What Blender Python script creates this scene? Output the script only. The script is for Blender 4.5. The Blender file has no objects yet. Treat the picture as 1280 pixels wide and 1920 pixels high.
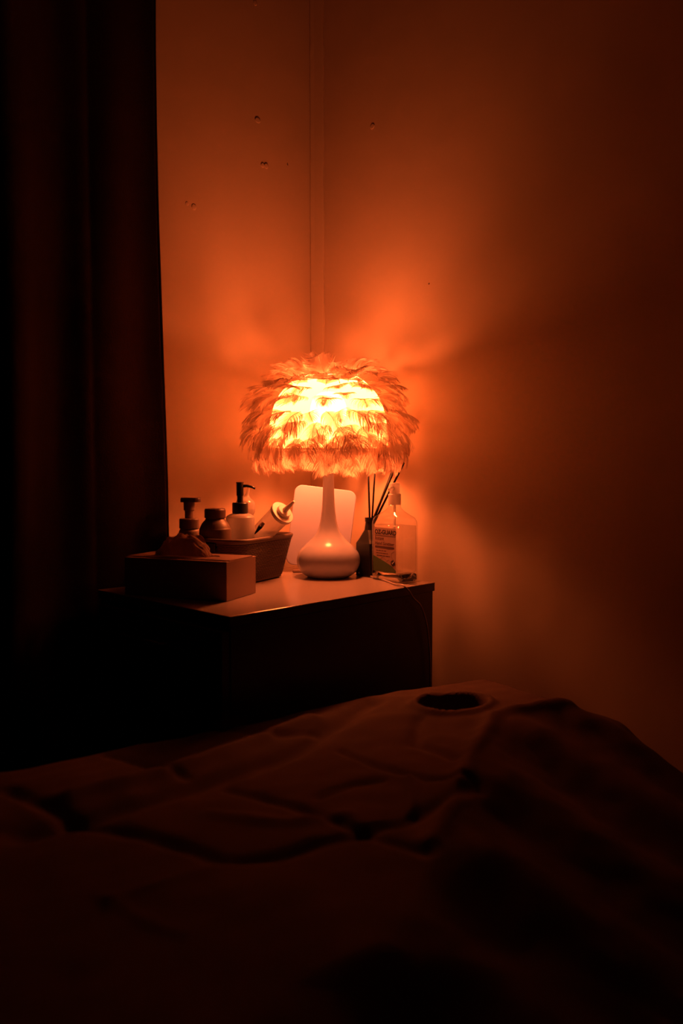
import bpy, bmesh, math, random
from mathutils import Vector, Matrix, Euler, noise
random.seed(11)
SC = bpy.context.scene
COL = SC.collection

# ------------------------------------------------------------------ camera
CAM = Vector((-1.365, -1.411, 0.972))
FWD = Vector((0.7181, 0.6959, 0.0)).normalized()
cam_data = bpy.data.cameras.new('camera')
cam = bpy.data.objects.new('camera', cam_data)
COL.objects.link(cam)
cam.location = CAM
PITCH = math.atan(90 / 1557)
look = Vector((FWD.x * math.cos(PITCH), FWD.y * math.cos(PITCH), -math.sin(PITCH)))
cam.rotation_euler = look.to_track_quat('-Z', 'Y').to_euler()
cam_data.sensor_fit = 'VERTICAL'
cam_data.sensor_height = 36.0
cam_data.sensor_width = 24.0
cam_data.lens = 36.0 * 1557 / 1920
cam_data.clip_start = 0.02
cam_data.dof.use_dof = True
cam_data.dof.focus_distance = 1.60
cam_data.dof.aperture_fstop = 3.2
SC.camera = cam

# ------------------------------------------------------------------ world, light, exposure
BULB_COLOR = (1.0, 0.175, 0.040, 1)
BULB_STRENGTH = 275.0
world = bpy.data.worlds.new('world'); SC.world = world
world.use_nodes = True
bg = world.node_tree.nodes['Background']
bg.inputs['Color'].default_value = (0.0, 0.0, 0.0, 1)
bg.inputs['Strength'].default_value = 0.0
SC.view_settings.view_transform = 'Standard'
SC.view_settings.look = 'None'
SC.view_settings.exposure = 0.0
SC.view_settings.gamma = 1.0
SC.view_settings.use_curve_mapping = False
try:
    SC.cycles.use_denoising = True
    SC.cycles.denoiser = 'OPENIMAGEDENOISE'
    SC.cycles.transparent_max_bounces = 24
    SC.cycles.max_bounces = 10
    SC.cycles.transmission_bounces = 8
    SC.cycles.sample_clamp_indirect = 6.0
    SC.cycles.caustics_refractive = False
    SC.cycles.caustics_reflective = False
except Exception:
    pass

# ------------------------------------------------------------------ helpers
def link(o, parent=None):
    COL.objects.link(o)
    if parent is not None:
        o.parent = parent
    return o

def obj(name, bm, mat, parent=None, smooth=False, loc=None, rot=None):
    me = bpy.data.meshes.new(name)
    bmesh.ops.recalc_face_normals(bm, faces=bm.faces)
    bm.to_mesh(me); bm.free()
    if smooth:
        for p in me.polygons: p.use_smooth = True
    if mat is not None:
        me.materials.append(mat)
    o = bpy.data.objects.new(name, me)
    link(o, parent)
    if loc is not None: o.location = loc
    if rot is not None: o.rotation_euler = rot
    return o

def tag(o, label, cat, group=None):
    o['label'] = label; o['category'] = cat
    if group: o['group'] = group
    return o

def thing(name, label, cat, loc=(0, 0, 0), rot=(0, 0, 0), group=None):
    o = bpy.data.objects.new(name, None); link(o)
    o.empty_display_size = 0.02
    o.location = loc; o.rotation_euler = rot
    return tag(o, label, cat, group)

def struct(o):
    o['kind'] = 'structure'; return o

def box(bm, lo, hi, bev=0.0, seg=2):
    lo = Vector(lo); hi = Vector(hi)
    r = bmesh.ops.create_cube(bm, size=1.0)
    vs = r['verts']
    for v in vs:
        v.co = Vector(((v.co.x + .5) * (hi.x - lo.x) + lo.x, (v.co.y + .5) * (hi.y - lo.y) + lo.y, (v.co.z + .5) * (hi.z - lo.z) + lo.z))
    if bev > 0:
        es = list({e for v in vs for e in v.link_edges})
        bmesh.ops.bevel(bm, geom=es, offset=bev, segments=seg, affect='EDGES', profile=0.5)

def lathe(bm, prof, n=48, cx=0, cy=0, cap=True, mat=Matrix.Identity(4)):
    rings = []
    for r, z in prof:
        if r < 1e-6:
            rings.append([bm.verts.new(mat @ Vector((cx, cy, z)))])
        else:
            rings.append([bm.verts.new(mat @ Vector((cx + r * math.cos(2 * math.pi * k / n), cy + r * math.sin(2 * math.pi * k / n), z))) for k in range(n)])
    for a, b in zip(rings, rings[1:]):
        for k in range(n):
            k2 = (k + 1) % n
            if len(a) == 1 and len(b) == 1: continue
            if len(a) == 1: bm.faces.new((a[0], b[k2], b[k]))
            elif len(b) == 1: bm.faces.new((a[k], a[k2], b[0]))
            else: bm.faces.new((a[k], a[k2], b[k2], b[k]))
    if cap:
        for rg in (rings[0], rings[-1]):
            if len(rg) > 1:
                try: bm.faces.new(rg)
                except ValueError: pass

def smooth_prof(pts, n=8):
    """Catmull-Rom through (r, z) points."""
    P = [Vector(p) for p in pts]
    out = []
    for i in range(len(P) - 1):
        p0 = P[max(i - 1, 0)]; p1 = P[i]; p2 = P[i + 1]; p3 = P[min(i + 2, len(P) - 1)]
        for k in range(n):
            t = k / n
            out.append(0.5 * ((2 * p1) + (-p0 + p2) * t + (2 * p0 - 5 * p1 + 4 * p2 - p3) * t * t + (-p0 + 3 * p1 - 3 * p2 + p3) * t ** 3))
    out.append(P[-1])
    return out

def loft(bm, rings, close=True, cap=True):
    R = [[bm.verts.new(p) for p in r] for r in rings]
    n = len(R[0])
    for a, b in zip(R, R[1:]):
        for k in range(n if close else n - 1):
            k2 = (k + 1) % n
            bm.faces.new((a[k], a[k2], b[k2], b[k]))
    if cap:
        bm.faces.new(R[0][::-1]); bm.faces.new(R[-1])

def tube(bm, pts, r, n=10, cap=True):
    pts = [Vector(p) for p in pts]
    rings = []
    up = Vector((0, 0, 1))
    for i, p in enumerate(pts):
        a = pts[max(i - 1, 0)]; b = pts[min(i + 1, len(pts) - 1)]
        t = (b - a).normalized()
        s = t.cross(up)
        if s.length < 1e-3: s = t.cross(Vector((1, 0, 0)))
        s.normalize(); q = s.cross(t)
        rad = r[i] if isinstance(r, (list, tuple)) else r
        rings.append([p + (s * math.cos(2 * math.pi * k / n) + q * math.sin(2 * math.pi * k / n)) * rad for k in range(n)])
    loft(bm, rings, True, cap)

def rrect(hx, hy, r, z, n=6, cx=0, cy=0):
    out = []
    r = min(r, hx - 1e-4, hy - 1e-4)
    for (sx, sy, a0) in ((1, 1, 0), (-1, 1, 90), (-1, -1, 180), (1, -1, 270)):
        for k in range(n + 1):
            a = math.radians(a0 + 90 * k / n)
            out.append(Vector((cx + sx * (hx - r) + r * math.cos(a), cy + sy * (hy - r) + r * math.sin(a), z)))
    return out

# ------------------------------------------------------------------ materials
def mat_base(name):
    m = bpy.data.materials.new(name); m.use_nodes = True
    nt = m.node_tree
    return m, nt, nt.nodes, nt.links, nt.nodes['Principled BSDF']

def pmat(name, col, rough=0.5, spec=0.5, metal=0.0, noise_amt=0.0, scale=20.0, bump=0.0, bscale=200.0, coat=0.0, trans=0.0):
    m, nt, N, L, p = mat_base(name)
    p.inputs['Base Color'].default_value = (*col, 1)
    p.inputs['Roughness'].default_value = rough
    p.inputs['Specular IOR Level'].default_value = spec
    p.inputs['Metallic'].default_value = metal
    p.inputs['Coat Weight'].default_value = coat
    tc = N.new('ShaderNodeTexCoord')
    if noise_amt > 0:
        nz = N.new('ShaderNodeTexNoise'); nz.inputs['Scale'].default_value = scale; nz.inputs['Detail'].default_value = 5
        L.new(tc.outputs['Object'], nz.inputs['Vector'])
        mx = N.new('ShaderNodeMix'); mx.data_type = 'RGBA'
        mx.inputs[6].default_value = (*[c * (1 - noise_amt) for c in col], 1)
        mx.inputs[7].default_value = (*[min(1, c * (1 + noise_amt)) for c in col], 1)
        L.new(nz.outputs['Fac'], mx.inputs[0]); L.new(mx.outputs[2], p.inputs['Base Color'])
    if bump > 0:
        nb = N.new('ShaderNodeTexNoise'); nb.inputs['Scale'].default_value = bscale; nb.inputs['Detail'].default_value = 4
        L.new(tc.outputs['Object'], nb.inputs['Vector'])
        b = N.new('ShaderNodeBump'); b.inputs['Strength'].default_value = bump; b.inputs['Distance'].default_value = 0.002
        L.new(nb.outputs['Fac'], b.inputs['Height']); L.new(b.outputs['Normal'], p.inputs['Normal'])
    return m

def sheer(name, col, translucent=0.5, transparent=0.3, vary=0.0):
    """thin woven or feathery matter: diffuse + translucent with see-through gaps"""
    m, nt, N, L, p = mat_base(name)
    N.remove(p)
    out = [n for n in N if n.type == 'OUTPUT_MATERIAL'][0]
    d = N.new('ShaderNodeBsdfDiffuse'); t = N.new('ShaderNodeBsdfTranslucent'); tr = N.new('ShaderNodeBsdfTransparent')
    d.inputs['Color'].default_value = (*col, 1); t.inputs['Color'].default_value = (*col, 1)
    if vary > 0:
        oi = N.new('ShaderNodeObjectInfo')
        mx = N.new('ShaderNodeMix'); mx.data_type = 'RGBA'
        mx.inputs[6].default_value = (*[c * (1 - vary) for c in col], 1)
        mx.inputs[7].default_value = (*[min(1, c * (1 + vary)) for c in col], 1)
        L.new(oi.outputs['Random'], mx.inputs[0])
        L.new(mx.outputs[2], d.inputs['Color']); L.new(mx.outputs[2], t.inputs['Color'])
    m1 = N.new('ShaderNodeMixShader'); m1.inputs[0].default_value = translucent
    L.new(d.outputs[0], m1.inputs[1]); L.new(t.outputs[0], m1.inputs[2])
    m2 = N.new('ShaderNodeMixShader'); m2.inputs[0].default_value = transparent
    L.new(m1.outputs[0], m2.inputs[1]); L.new(tr.outputs[0], m2.inputs[2])
    L.new(m2.outputs[0], out.inputs['Surface'])
    return m

def clear_plastic(name, tint=(0.985, 0.98, 0.975), rough=0.05, haze=0.0):
    m, nt, N, L, p = mat_base(name)
    N.remove(p)
    out = [n for n in N if n.type == 'OUTPUT_MATERIAL'][0]
    tr = N.new('ShaderNodeBsdfTransparent'); tr.inputs['Color'].default_value = (*tint, 1)
    g = N.new('ShaderNodeBsdfGlossy'); g.inputs['Roughness'].default_value = rough
    lw = N.new('ShaderNodeLayerWeight'); lw.inputs['Blend'].default_value = 0.5
    pw = N.new('ShaderNodeMath'); pw.operation = 'POWER'; pw.inputs[1].default_value = 3.0
    ml = N.new('ShaderNodeMath'); ml.operation = 'MULTIPLY_ADD'; ml.inputs[1].default_value = 0.8; ml.inputs[2].default_value = 0.06
    L.new(lw.outputs['Facing'], pw.inputs[0]); L.new(pw.outputs[0], ml.inputs[0])
    a = N.new('ShaderNodeMixShader')
    L.new(ml.outputs[0], a.inputs[0]); L.new(tr.outputs[0], a.inputs[1]); L.new(g.outputs[0], a.inputs[2])
    last = a
    if haze > 0:
        d = N.new('ShaderNodeBsdfDiffuse'); d.inputs['Color'].default_value = (0.5, 0.46, 0.44, 1)
        t = N.new('ShaderNodeBsdfTranslucent'); t.inputs['Color'].default_value = (0.5, 0.46, 0.44, 1)
        dm = N.new('ShaderNodeMixShader'); dm.inputs[0].default_value = 0.6
        L.new(d.outputs[0], dm.inputs[1]); L.new(t.outputs[0], dm.inputs[2])
        b = N.new('ShaderNodeMixShader'); b.inputs[0].default_value = haze
        L.new(a.outputs[0], b.inputs[1]); L.new(dm.outputs[0], b.inputs[2]); last = b
    L.new(last.outputs[0], out.inputs['Surface'])
    return m

def wall_mat():
    m, nt, N, L, p = mat_base('painted plaster')
    tc = N.new('ShaderNodeTexCoord')
    nz = N.new('ShaderNodeTexNoise'); nz.inputs['Scale'].default_value = 3.0; nz.inputs['Detail'].default_value = 6
    L.new(tc.outputs['Object'], nz.inputs['Vector'])
    mx = N.new('ShaderNodeMix'); mx.data_type = 'RGBA'
    mx.inputs[6].default_value = (0.39, 0.295, 0.22, 1); mx.inputs[7].default_value = (0.44, 0.33, 0.25, 1)
    L.new(nz.outputs['Fac'], mx.inputs[0]); L.new(mx.outputs[2], p.inputs['Base Color'])
    p.inputs['Roughness'].default_value = 0.85
    p.inputs['Specular IOR Level'].default_value = 0.1
    n1 = N.new('ShaderNodeTexNoise'); n1.inputs['Scale'].default_value = 55; n1.inputs['Detail'].default_value = 6
    n2 = N.new('ShaderNodeTexNoise'); n2.inputs['Scale'].default_value = 7; n2.inputs['Detail'].default_value = 2
    L.new(tc.outputs['Object'], n1.inputs['Vector']); L.new(tc.outputs['Object'], n2.inputs['Vector'])
    b2 = N.new('ShaderNodeBump'); b2.inputs['Strength'].default_value = 0.25; b2.inputs['Distance'].default_value = 0.006
    b1 = N.new('ShaderNodeBump'); b1.inputs['Strength'].default_value = 0.12; b1.inputs['Distance'].default_value = 0.001
    L.new(n2.outputs['Fac'], b2.inputs['Height']); L.new(n1.outputs['Fac'], b1.inputs['Height'])
    L.new(b2.outputs['Normal'], b1.inputs['Normal']); L.new(b1.outputs['Normal'], p.inputs['Normal'])
    return m

def wood_floor_mat():
    m, nt, N, L, p = mat_base('dark floor')
    tc = N.new('ShaderNodeTexCoord')
    wv = N.new('ShaderNodeTexNoise'); wv.inputs['Scale'].default_value = 12
    mp = N.new('ShaderNodeMapping'); mp.inputs['Scale'].default_value = (1, 12, 1)
    L.new(tc.outputs['Object'], mp.inputs['Vector']); L.new(mp.outputs[0], wv.inputs['Vector'])
    mx = N.new('ShaderNodeMix'); mx.data_type = 'RGBA'
    mx.inputs[6].default_value = (0.05, 0.03, 0.02, 1); mx.inputs[7].default_value = (0.10, 0.06, 0.04, 1)
    L.new(wv.outputs['Fac'], mx.inputs[0]); L.new(mx.outputs[2], p.inputs['Base Color'])
    p.inputs['Roughness'].default_value = 0.5
    return m

M = {}
M['wall'] = wall_mat()
M['ceiling'] = pmat('ceiling paint', (0.25, 0.2, 0.18), 0.8, noise_amt=0.05)
M['floor'] = wood_floor_mat()
M['ceramic'] = pmat('glazed ceramic', (0.42, 0.43, 0.58), 0.2, 0.5, noise_amt=0.02)
M['feather'] = sheer('feather vane', (0.54, 0.41, 0.33), 0.68, 0.30, vary=0.16)
M['quill'] = sheer('feather quill', (0.75, 0.6, 0.5), 0.3, 0.0)
M['liner'] = sheer('shade fabric', (0.86, 0.74, 0.54), 0.90, 0.05)
M['wire'] = pmat('shade wire', (0.6, 0.55, 0.5), 0.4, metal=0.8)
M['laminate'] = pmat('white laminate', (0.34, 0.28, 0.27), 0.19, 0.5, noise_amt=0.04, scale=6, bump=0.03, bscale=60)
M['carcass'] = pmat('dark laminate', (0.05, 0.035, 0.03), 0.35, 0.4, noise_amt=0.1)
M['black'] = pmat('black plastic', (0.008, 0.007, 0.007), 0.4, 0.4, noise_amt=0.2)
M['reed'] = pmat('black reed', (0.01, 0.007, 0.007), 0.7, 0.3, noise_amt=0.3, bump=0.3)
M['white_plastic'] = pmat('white plastic', (0.60, 0.56, 0.54), 0.35, 0.5, noise_amt=0.02)
M['milk'] = pmat('translucent white plastic', (0.36, 0.28, 0.26), 0.4, 0.4, noise_amt=0.04)
M['brown'] = pmat('brown jar plastic', (0.10, 0.06, 0.045), 0.45, 0.4, noise_amt=0.06)
M['lid'] = pmat('dark red lid', (0.08, 0.04, 0.035), 0.45, 0.4, noise_amt=0.1)
M['dimwhite'] = pmat('grey plastic', (0.22, 0.15, 0.13), 0.45, 0.4, noise_amt=0.05)
M['basket'] = pmat('basket plastic', (0.095, 0.06, 0.05), 0.5, 0.35, noise_amt=0.08, scale=60)
M['card'] = pmat('glossy tissue box card', (0.30, 0.19, 0.17), 0.32, 0.5, noise_amt=0.05)
M['tissue'] = sheer('tissue paper', (0.42, 0.28, 0.24), 0.35, 0.0)
M['board'] = pmat('pink board', (0.38, 0.38, 0.56), 0.5, 0.3, noise_amt=0.05, scale=9)
M['clear'] = clear_plastic('clear plastic bottle')
M['hazy'] = clear_plastic('hazy plastic', haze=0.45, rough=0.15)
M['frost'] = clear_plastic('frosted plastic', haze=0.75, rough=0.3)
M['label'] = pmat('label paper', (0.30, 0.20, 0.17), 0.5, 0.3, noise_amt=0.04)
M['label_green'] = pmat('label green ink', (0.06, 0.10, 0.04), 0.5, 0.3, noise_amt=0.05)
M['ink'] = pmat('dark ink', (0.02, 0.015, 0.02), 0.5, 0.3, noise_amt=0.1)
M['ink_pale'] = pmat('pale ink', (0.7, 0.65, 0.6), 0.5, 0.3, noise_amt=0.1)
M['ink_brown'] = pmat('brown ink', (0.07, 0.03, 0.025), 0.5, 0.3, noise_amt=0.1)
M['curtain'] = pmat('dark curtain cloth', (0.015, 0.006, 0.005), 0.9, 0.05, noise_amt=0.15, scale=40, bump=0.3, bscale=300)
M['sheet'] = pmat('brown sheet cloth', (0.075, 0.042, 0.035), 0.85, 0.15, noise_amt=0.1, scale=15, bump=0.2, bscale=400)
M['cord'] = pmat('clear cord', (0.4, 0.32, 0.3), 0.3, 0.5, noise_amt=0.03)
M['steel'] = pmat('dark steel', (0.05, 0.045, 0.045), 0.4, metal=0.6, noise_amt=0.1)
def bulb_mat():
    m, nt, N, L, p = mat_base('bulb glow')
    N.remove(p)
    out = [n for n in N if n.type == 'OUTPUT_MATERIAL'][0]
    e = N.new('ShaderNodeEmission'); e.inputs['Color'].default_value = BULB_COLOR; e.inputs['Strength'].default_value = BULB_STRENGTH
    L.new(e.outputs[0], out.inputs['Surface'])
    return m
M['bulb'] = bulb_mat()

# ------------------------------------------------------------------ setting
CEIL = 2.5
INSET = 0.043
def slab(name, lo, hi, m):
    bm = bmesh.new(); box(bm, lo, hi); return struct(obj(name, bm, m))
slab('floor', (-2.6, -2.6, -0.1), (0.1, 0.1, 0.0), M['floor'])
slab('ceiling', (-2.6, -2.6, CEIL), (0.1, 0.1, CEIL + 0.1), M['ceiling'])

def uneven_wall(name, along, flip):
    """plaster wall in the plane x=0 (along='y') or y=0 (along='x'), gently uneven, with dents and filler marks"""
    bm = bmesh.new()
    nu, nv = 130, 125
    g = []
    marks = [(-0.328, 1.477, 0.0065, 0.006), (-0.344, 1.480, 0.004, 0.004), (-0.163, 1.691, 0.006, 0.003), (-0.079, 1.621, 0.0016, -0.003), (-0.140, 1.603, 0.006, 0.003), (-0.150, 1.602, 0.005, 0.003), (-0.168, 1.927, 0.006, 0.004)] if along == 'x' else \
            [(-0.177, 1.676, 0.006, 0.003), (-0.329, 1.329, 0.0016, -0.003)]
    for j in range(nv + 1):
        row = []
        for i in range(nu + 1):
            a = -2.6 * (i / nu) ** 1.6
            z = CEIL * j / nv
            d = 0.0016 * noise.noise(Vector((a * 5, z * 3, 4 if along == 'x' else 9))) + 0.0006 * noise.noise(Vector((a * 22, z * 14, 2)))
            row.append((a, z, d))
        g.append(row)
    for row in g:
        r = []
        for (a, z, d) in row:
            e = -d if True else d
            if a == 0: e = 0
            r.append(bm.verts.new((a, e, z) if along == 'x' else (e, a, z)))
        row[:] = r
    for j in range(nv):
        for i in range(nu):
            bm.faces.new((g[j][i], g[j][i + 1], g[j + 1][i + 1], g[j + 1][i]))
    # thickness
    if along == 'x': box(bm, (-2.6, 0.004, 0), (0.0, 0.12, CEIL))
    else: box(bm, (0.004, -2.6, 0), (0.12, 0.12, CEIL))
    w = struct(obj(name, bm, M['wall'], smooth=False, loc=(-INSET, -INSET, 0)))
    for p in w.data.polygons: p.use_smooth = len(p.vertices) == 4 and p.area < 0.01
    # filler blobs and nail holes, small reliefs on the plaster
    for (a, z, rad, hgt) in marks:
        b2 = bmesh.new()
        prof = [(rad, 0.0), (rad * 0.8, abs(hgt) * 0.05), (rad * 0.45, abs(hgt) * 0.09), (0, abs(hgt) * 0.08)]
        if along == 'x': mt = Matrix.Translation((a, -0.0008, z)) @ Matrix.Rotation(math.radians(90), 4, 'X') @ Matrix.Scale(random.uniform(0.6, 1.3), 4, Vector((1, 0, 0)))
        else: mt = Matrix.Translation((-0.0008, a, z)) @ Matrix.Rotation(math.radians(-90), 4, 'Y')
        lathe(b2, prof, 14, mat=mt, cap=True)
        obj('filler_mark', b2, M['wall'] if hgt > 0 else M['lid'], w, smooth=True) if rad < 0.005 else obj('filler_mark', b2, M['wall'], w, smooth=True)
    return w
uneven_wall('wall_left', 'x', False)
uneven_wall('wall_right', 'y', True)

# caulked strip down the corner, slightly crooked
bm = bmesh.new()
rings = []
for j in range(90):
    z = CEIL * j / 89
    wob = 0.0015 * noise.noise(Vector((0, 0, z * 6))) + 0.001 * noise.noise(Vector((3, 0, z * 31)))
    a = 0.004 + wob; b = 0.034 + wob + 0.002 * noise.noise(Vector((7, 0, z * 9)))
    lean = 0.006 * (z - 1.2)
    rings.append([Vector((-0.0 + 0.001, 0.001, z)), Vector((-0.010 - lean * 0.3 - wob, 0.001, z)), Vector((-0.012 - lean * .3 - wob, -0.003, z)),
                  Vector((-0.009, -0.012, z)), Vector((-0.0045, -b + 0.004, z)), Vector((-0.003, -b, z)), Vector((0.001, -b, z))])
loft(bm, rings, True, True)
struct(obj('trim_1', bm, M['wall'], smooth=False, loc=(-INSET, -INSET, 0)))

# baseboards
bm = bmesh.new(); box(bm, (-2.57, -0.014, 0), (-0.02, 0.0, 0.08), 0.002); struct(obj('baseboard_left', bm, M['carcass'], loc=(-INSET, -INSET, 0)))
bm = bmesh.new(); box(bm, (-0.014, -2.57, 0), (0.0, -0.04, 0.08), 0.002); struct(obj('baseboard_right', bm, M['carcass'], loc=(-INSET, -INSET, 0)))

# ------------------------------------------------------------------ curtain
def build_curtain():
    t = thing('curtain', 'dark heavy floor-length curtain in deep folds against the wall', 'curtain', (-0.9, -0.08, 0))
    bm = bmesh.new()
    x_end = -0.465
    nx, nz = 220, 60
    # fold path
    def path(u, z):
        x = x_end - 1.05 * u
        k = min(1, max(0, (u - 0.14) / 0.08))          # folds stand off further once past the cabinet
        amp = 0.008 + 0.040 * k
        drop = 1 - z / CEIL
        ph = u * 34 + 1.1 * math.sin(u * 9) + 0.35 * drop * math.sin(u * 14)
        y = -0.060 - 0.045 * k + amp * math.sin(ph) * (0.85 + 0.15 * drop)
        x += 0.012 * math.cos(ph * 1.0) * k
        x += 0.004 * math.sin(z * 3.1 + u * 12) + 0.010 * max(0, 1.35 - z) * -1 * 0.35 * (1 - u) + (0.010 * (1 - min(1, max(0, (z - 0.9) / 0.9)))) * (1 - u)
        y += 0.003 * math.sin(z * 5 + u * 40)
        return x + 0.9, y + 0.08, z
    R = []
    for j in range(nz + 1):
        z = 0.015 + (CEIL - 0.055) * j / nz
        R.append([Vector(path(i / nx, z)) for i in range(nx + 1)])
    V = [[bm.verts.new(p) for p in r] for r in R]
    for a, b in zip(V, V[1:]):
        for i in range(nx): bm.faces.new((a[i], a[i + 1], b[i + 1], b[i]))
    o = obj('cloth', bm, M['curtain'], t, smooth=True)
    md = o.modifiers.new('thick', 'SOLIDIFY'); md.thickness = 0.0025
    # stitched edge hem
    bm = bmesh.new()
    tube(bm, [Vector(path(0, 0.015 + (CEIL - 0.055) * j / 40)) + Vector((0.0005, -0.0005, 0)) for j in range(41)], 0.0028, 6)
    obj('side_hem', bm, M['curtain'], t, smooth=True)
    bm = bmesh.new()
    box(bm, (-0.65, -0.02, CEIL - 0.04), (0.47, 0.02, CEIL - 0.005), 0.003)
    obj('curtain_rail', bm, M['steel'], t)
build_curtain()

# ------------------------------------------------------------------ cabinet
CX0, CX1, CY0, CY1 = -0.617, -0.130, -0.459, -0.086
TOP = 0.75
cab = thing('cabinet', 'low storage cabinet with glossy pale top in the room corner, holding the lit lamp', 'cabinet', ((CX0 + CX1) / 2, (CY0 + CY1) / 2, 0))
ox, oy = cab.location.x, cab.location.y
def cbox(name, lo, hi, m, bev=0.001, parent=None):
    bm = bmesh.new(); box(bm, (lo[0] - ox, lo[1] - oy, lo[2]), (hi[0] - ox, hi[1] - oy, hi[2]), bev)
    return obj(name, bm, m, parent or cab)
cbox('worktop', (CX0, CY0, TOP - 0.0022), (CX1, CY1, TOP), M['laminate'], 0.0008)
cbox('shaded_edge', (CX0 + 0.0004, CY0 + 0.0004, TOP - 0.016), (CX1 - 0.0004, CY1 - 0.0004, TOP - 0.0023), M['carcass'], 0.0008)  # slab core coloured dark to imitate a front edge that light misses
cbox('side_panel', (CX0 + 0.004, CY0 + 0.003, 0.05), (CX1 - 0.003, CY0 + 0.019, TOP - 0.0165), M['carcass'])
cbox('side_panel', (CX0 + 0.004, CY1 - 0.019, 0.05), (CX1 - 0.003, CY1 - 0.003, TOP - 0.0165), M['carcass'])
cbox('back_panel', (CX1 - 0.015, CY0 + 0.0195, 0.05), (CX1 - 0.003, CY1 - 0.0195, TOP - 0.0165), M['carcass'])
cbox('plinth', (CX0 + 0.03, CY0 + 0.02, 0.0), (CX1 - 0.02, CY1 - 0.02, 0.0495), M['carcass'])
z = 0.055
for h in (0.30, 0.20, 0.165):
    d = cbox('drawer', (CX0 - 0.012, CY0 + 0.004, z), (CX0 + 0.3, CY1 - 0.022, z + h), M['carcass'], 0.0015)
    d.name = 'drawer'
    # shrink the inner box so it does not run through the side panel
    for v in d.data.vertices:
        if v.co.x > CX0 + 0.05 - ox:
            v.co.y = max(v.co.y, CY0 + 0.024 - oy)
    zz = z + h - 0.035; ym = (CY0 + CY1) / 2 - oy
    bm = bmesh.new(); tube(bm, [(CX0 - 0.012 - ox, ym - 0.06, zz), (CX0 - 0.034 - ox, ym - 0.06, zz), (CX0 - 0.034 - ox, ym + 0.06, zz), (CX0 - 0.012 - ox, ym + 0.06, zz)], 0.004, 8)
    obj('handle', bm, M['steel'], d, smooth=True)
    z += h + 0.004

# ------------------------------------------------------------------ lamp
LX, LY = -0.212, -0.258
lamp = thing('table_lamp', 'lit table lamp with domed feather shade on slender white bulbous base', 'lamp', (LX, LY, TOP))
prof = [(0.0, 0.002), (0.036, 0.0), (0.041, 0.001), (0.053, 0.009), (0.0605, 0.022), (0.0625, 0.034), (0.0585, 0.048), (0.0480, 0.061), (0.0365, 0.0715),
        (0.0265, 0.083), (0.0195, 0.097), (0.0150, 0.118), (0.0124, 0.145), (0.0112, 0.175), (0.0108, 0.205), (0.0108, 0.222), (0.0, 0.222)]
bm = bmesh.new()
sp = smooth_prof(prof[1:-1], 6)
lathe(bm, [(0.0, 0.001)] + [(p.x, p.y) for p in sp] + [(0.0, 0.222)], 64)
obj('base', bm, M['ceramic'], lamp, smooth=True)
bm = bmesh.new(); lathe(bm, [(0, 0.2225), (0.013, 0.2225), (0.013, 0.226), (0.0165, 0.230), (0.0165, 0.264), (0.014, 0.270), (0.0, 0.270)], 32)
obj('bulb_holder', bm, M['white_plastic'], lamp, smooth=False)
bm = bmesh.new()
bp = smooth_prof([(0.012, 0.2705), (0.014, 0.280), (0.028, 0.300), (0.036, 0.326), (0.029, 0.350), (0.014, 0.361), (0.0, 0.363)], 4)
lathe(bm, [(0, 0.2705)] + [(max(p.x, 0) if i < len(bp) - 1 else 0, p.y) for i, p in enumerate(bp)], 20)
obj('light_bulb', bm, M['bulb'], lamp, smooth=True)

# shade liner
LIN = smooth_prof([(0.054, 0.392), (0.064, 0.387), (0.080, 0.374), (0.099, 0.350), (0.111, 0.318), (0.116, 0.285), (0.116, 0.250)], 6)
bm = bmesh.new()
lathe(bm, [(p.x, p.y) for p in LIN if p.x > 0.074], 64, cap=False)
shade = obj('lamp_shade', bm, M['liner'], lamp, smooth=True)
# spider and rims
for rr, zz in ((0.054, 0.392), (0.116, 0.250)):
    bm = bmesh.new()
    tube(bm, [(rr * math.cos(a * math.pi / 24), rr * math.sin(a * math.pi / 24), zz) for a in range(49)], 0.0013, 6, cap=False)
    obj('rim_wire', bm, M['wire'], shade, smooth=True)
for k in range(6):      # fine wires carrying the small top ring
    a = math.radians(60 * k)
    bm = bmesh.new(); tube(bm, [(p.x * math.cos(a), p.x * math.sin(a), p.y) for p in LIN[:14]], 0.0008, 6)
    obj('rib_wire', bm, M['wire'], shade, smooth=True)
for k in range(3):
    a = math.radians(20 + 120 * k)
    bm = bmesh.new(); tube(bm, [(0.0165 * math.cos(a), 0.0165 * math.sin(a), 0.262), (0.07 * math.cos(a), 0.07 * math.sin(a), 0.252), (0.116 * math.cos(a), 0.116 * math.sin(a), 0.250)], 0.0011, 6)
    obj('spoke', bm, M['wire'], shade, smooth=True)

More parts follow.
